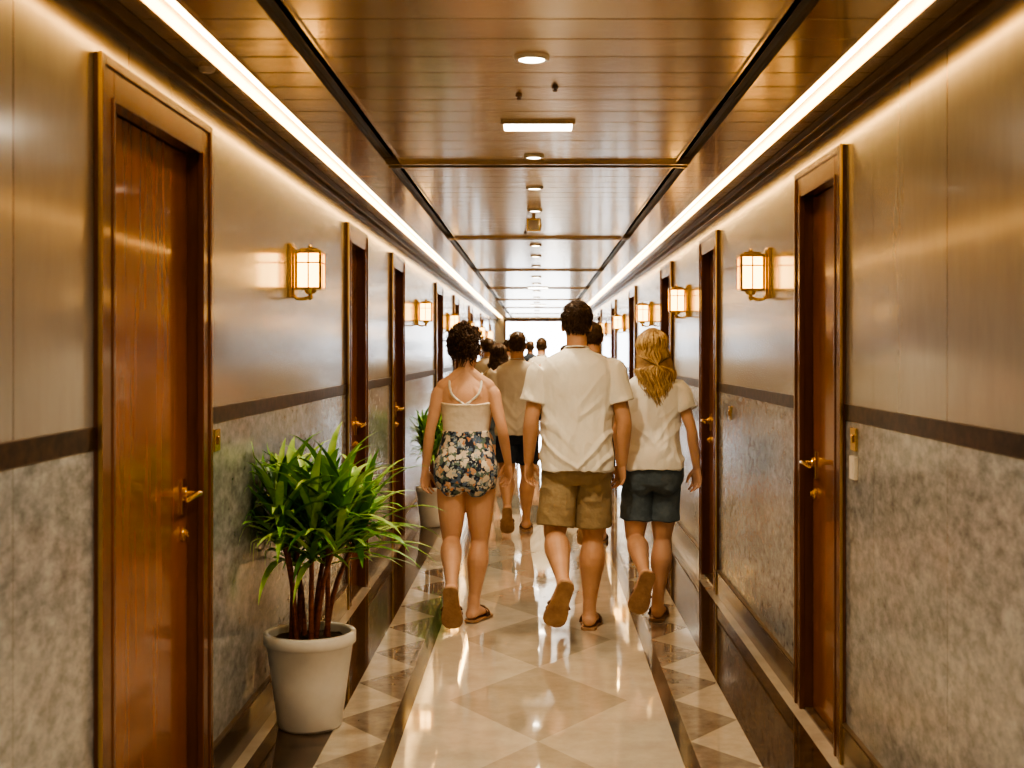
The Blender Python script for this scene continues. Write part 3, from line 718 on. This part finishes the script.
        for k in range(320 if vs<.006 else 90):
            th=math.pi+r.uniform(-1.75,1.75); t0=r.uniform(.1,.97)
            a=(th-math.pi)/1.75
            p0=headsurf(t0,th,hh,1.09)+V((0,back*.7,.002))
            ln=r.uniform(.66,1.0)*(1-.26*abs(a)); zend=zt*ln
            ph=r.uniform(-.8,.8)+a*3; amp=r.uniform(.006,.013); fr=r.uniform(7,9.5)
            depth=r.uniform(.0,.018); pts=[]
            for i in range(18):
                u=i/17
                z=p0.z+(zend-p0.z)*u
                if z>-.05*1:
                    tt=max(-.99,min(.99,z/hh)); q=headsurf(max(tt,-.1),th,hh,1.10+.05*(1-u)); x=q.x*1.06;y=q.y-.014-depth
                    if tt<.1: 
                        x=x*(1.0+.30*(.1-tt)); 
                else:
                    v=min(1,(-.05-z)/(abs(zt)-.05)); q=headsurf(-.1,th,hh,1.12)
                    xw=a*.138*(1-.60*v**1.3)+.016*v; yw=-.088-.035*math.sqrt(max(0,1-(a*.9)**2))*(1-.3*v)-.012*v-depth+.05*abs(a)**2*(1-v)
                    x=q.x*1.08*(1-min(1,v*4))+xw*min(1,v*4); y=(q.y-.014-depth)*(1-min(1,v*5))+yw*min(1,v*5)
                w=amp*min(1,max(0,(.06-z)/.08))
                pts.append(HM@V((x+math.sin(z*fr*6+ph)*w,y+math.cos(z*fr*6+ph)*w*.6,z)))
            strand(hb,pts,.0055,.0016,5,r.choice((0,0,1)))
    add('hair',hb,mlist,g,smooth=True,loc=(0,0,0))
    return g

person('walking_man',(.22,7.4),'m',1.85,'skinB',
  legs=[((-.092,-.005,.93),(-.125,-.05,.53),(-.082,-.40,.315),(-.30,.30,-.90),(0,.95,.30)),
        ((.092,.005,.93),(.095,.03,.52),(.072,-.01,.096),(.12,1,0),(0,0,1))],
  arms=[((-.258,-.035,1.185),(-.274,.05,.945),(.0,.22,-1)),((.268,-.03,1.185),(.262,.03,.935),(-.12,.12,-1))],
  hair='short',top='tee',topm='tee',bottom_m='khaki',hem=.86,headpitch=-.08,headyaw=.08,sleeve=.66,wide=1.02)
person('walking_woman',(-.42,7.58),'f',1.70,'skinA',
  legs=[((-.080,-.005,.86),(-.085,.0,.475),(-.065,-.29,.235),(.04,.34,-.94),(0,.94,.34)),
        ((.080,.005,.86),(.080,.03,.47),(.045,.0,.092),(.35,1,0),(0,0,1))],
  arms=[((-.205,-.04,1.115),(-.238,.01,.885),(-.02,.12,-1)),((.212,-.05,1.125),(.245,.06,.915),(.02,.35,-1))],
  hair='updo',top='cami',topm='cami',bottom_m='floral',hem=.21,headyaw=-.25,headpitch=-.05)
person('walking_woman',(.667,7.62),'f',1.70,'skinC',
  legs=[((-.080,-.005,.86),(-.10,-.01,.475),(-.065,-.31,.31),(-.28,.25,-.92),(0,.95,.25)),
        ((.080,.005,.86),(.065,.03,.47),(.035,.0,.092),(.15,1,0),(0,0,1))],
  arms=[((-.195,.02,1.125),(-.18,.12,.90),(.05,.2,-1)),((.225,-.05,1.125),(.262,.0,.895),(.05,.12,-1))],
  hair='blond',top='tee',topm='tee2',bottom_m='denim',hem=.70,headyaw=.1,sleeve=.55,wide=1.04)
def bg(sex,x,y,H,skin,hair,topm,bot,ph,hem=.75):
    h=.503*H
    s=ph
    up=[((-s*.085,0,h),(-s*.09,-.02,.285*H),(-s*.08,-.27,.14*H),(0,.45,-.85),(0,.85,.45)),
        ((s*.085,0,h),(s*.085,.10,.285*H),(s*.075,.14,.052*H),(0,1,0),(0,0,1))]
    legs=up if s>0 else up[::-1]
    sw=.20 if sex=='f' else .25
    person('walking_man' if sex=='m' else 'walking_woman',(x,y),sex,H,skin,legs,
      [((-sw,-.04,.635*H),(-sw-.02,.05*s,.505*H),(0,.2,-1)),((sw,-.04,.635*H),(sw+.02,-.05*s+.02,.505*H),(0,.2,-1))],
      hair,'tee',topm,bot,hem,vs=.008)
bg('m',-.18,11.3,1.745,'skinB','short','beige','navy',1,.7)
bg('m',.45,10.6,1.81,'skinB','short_brown','tan','navy',1,.8)
bg('f',-.43,14.2,1.66,'skinA','long_dark','tan','denim',1)
bg('m',-.62,16.2,1.74,'skinB','short_brown','beige','khaki',-1)
bg('m',.05,18.5,1.77,'skinB','short','tee','navy',1)
bg('m',-.45,19.5,1.75,'skinA','short_brown','tee2','denim',1)
bg('f',.45,21,1.68,'skinA','long_dark','beige','navy',-1)
bg('m',-.15,25,1.78,'skinB','short','navy','khaki',1)
bg('f',-.65,27,1.66,'skinA','long_dark','tan','denim',-1)

# ------------------------------------------------------------ world, camera
w=bpy.data.worlds.new('World'); scene.world=w; w.use_nodes=True
bgk=w.node_tree.nodes['Background']; bgk.inputs[0].default_value=(.86,.93,1,1); bgk.inputs[1].default_value=8.0
cam=bpy.data.cameras.new('camera'); co=bpy.data.objects.new('camera',cam); COL.objects.link(co)
co.location=(0,0,CAMH); co.rotation_euler=(math.radians(90),0,0)
cam.sensor_width=36; cam.lens=F/1024*36
cam.shift_x=-(538-512)/1024; cam.shift_y=-(384-352)/1024
cam.clip_start=.05; cam.clip_end=300
cam.dof.use_dof=True; cam.dof.focus_distance=7.3; cam.dof.aperture_fstop=4.0
scene.camera=co
scene.view_settings.view_transform='AgX'
scene.view_settings.look='AgX - High Contrast'
scene.view_settings.exposure=-0.08
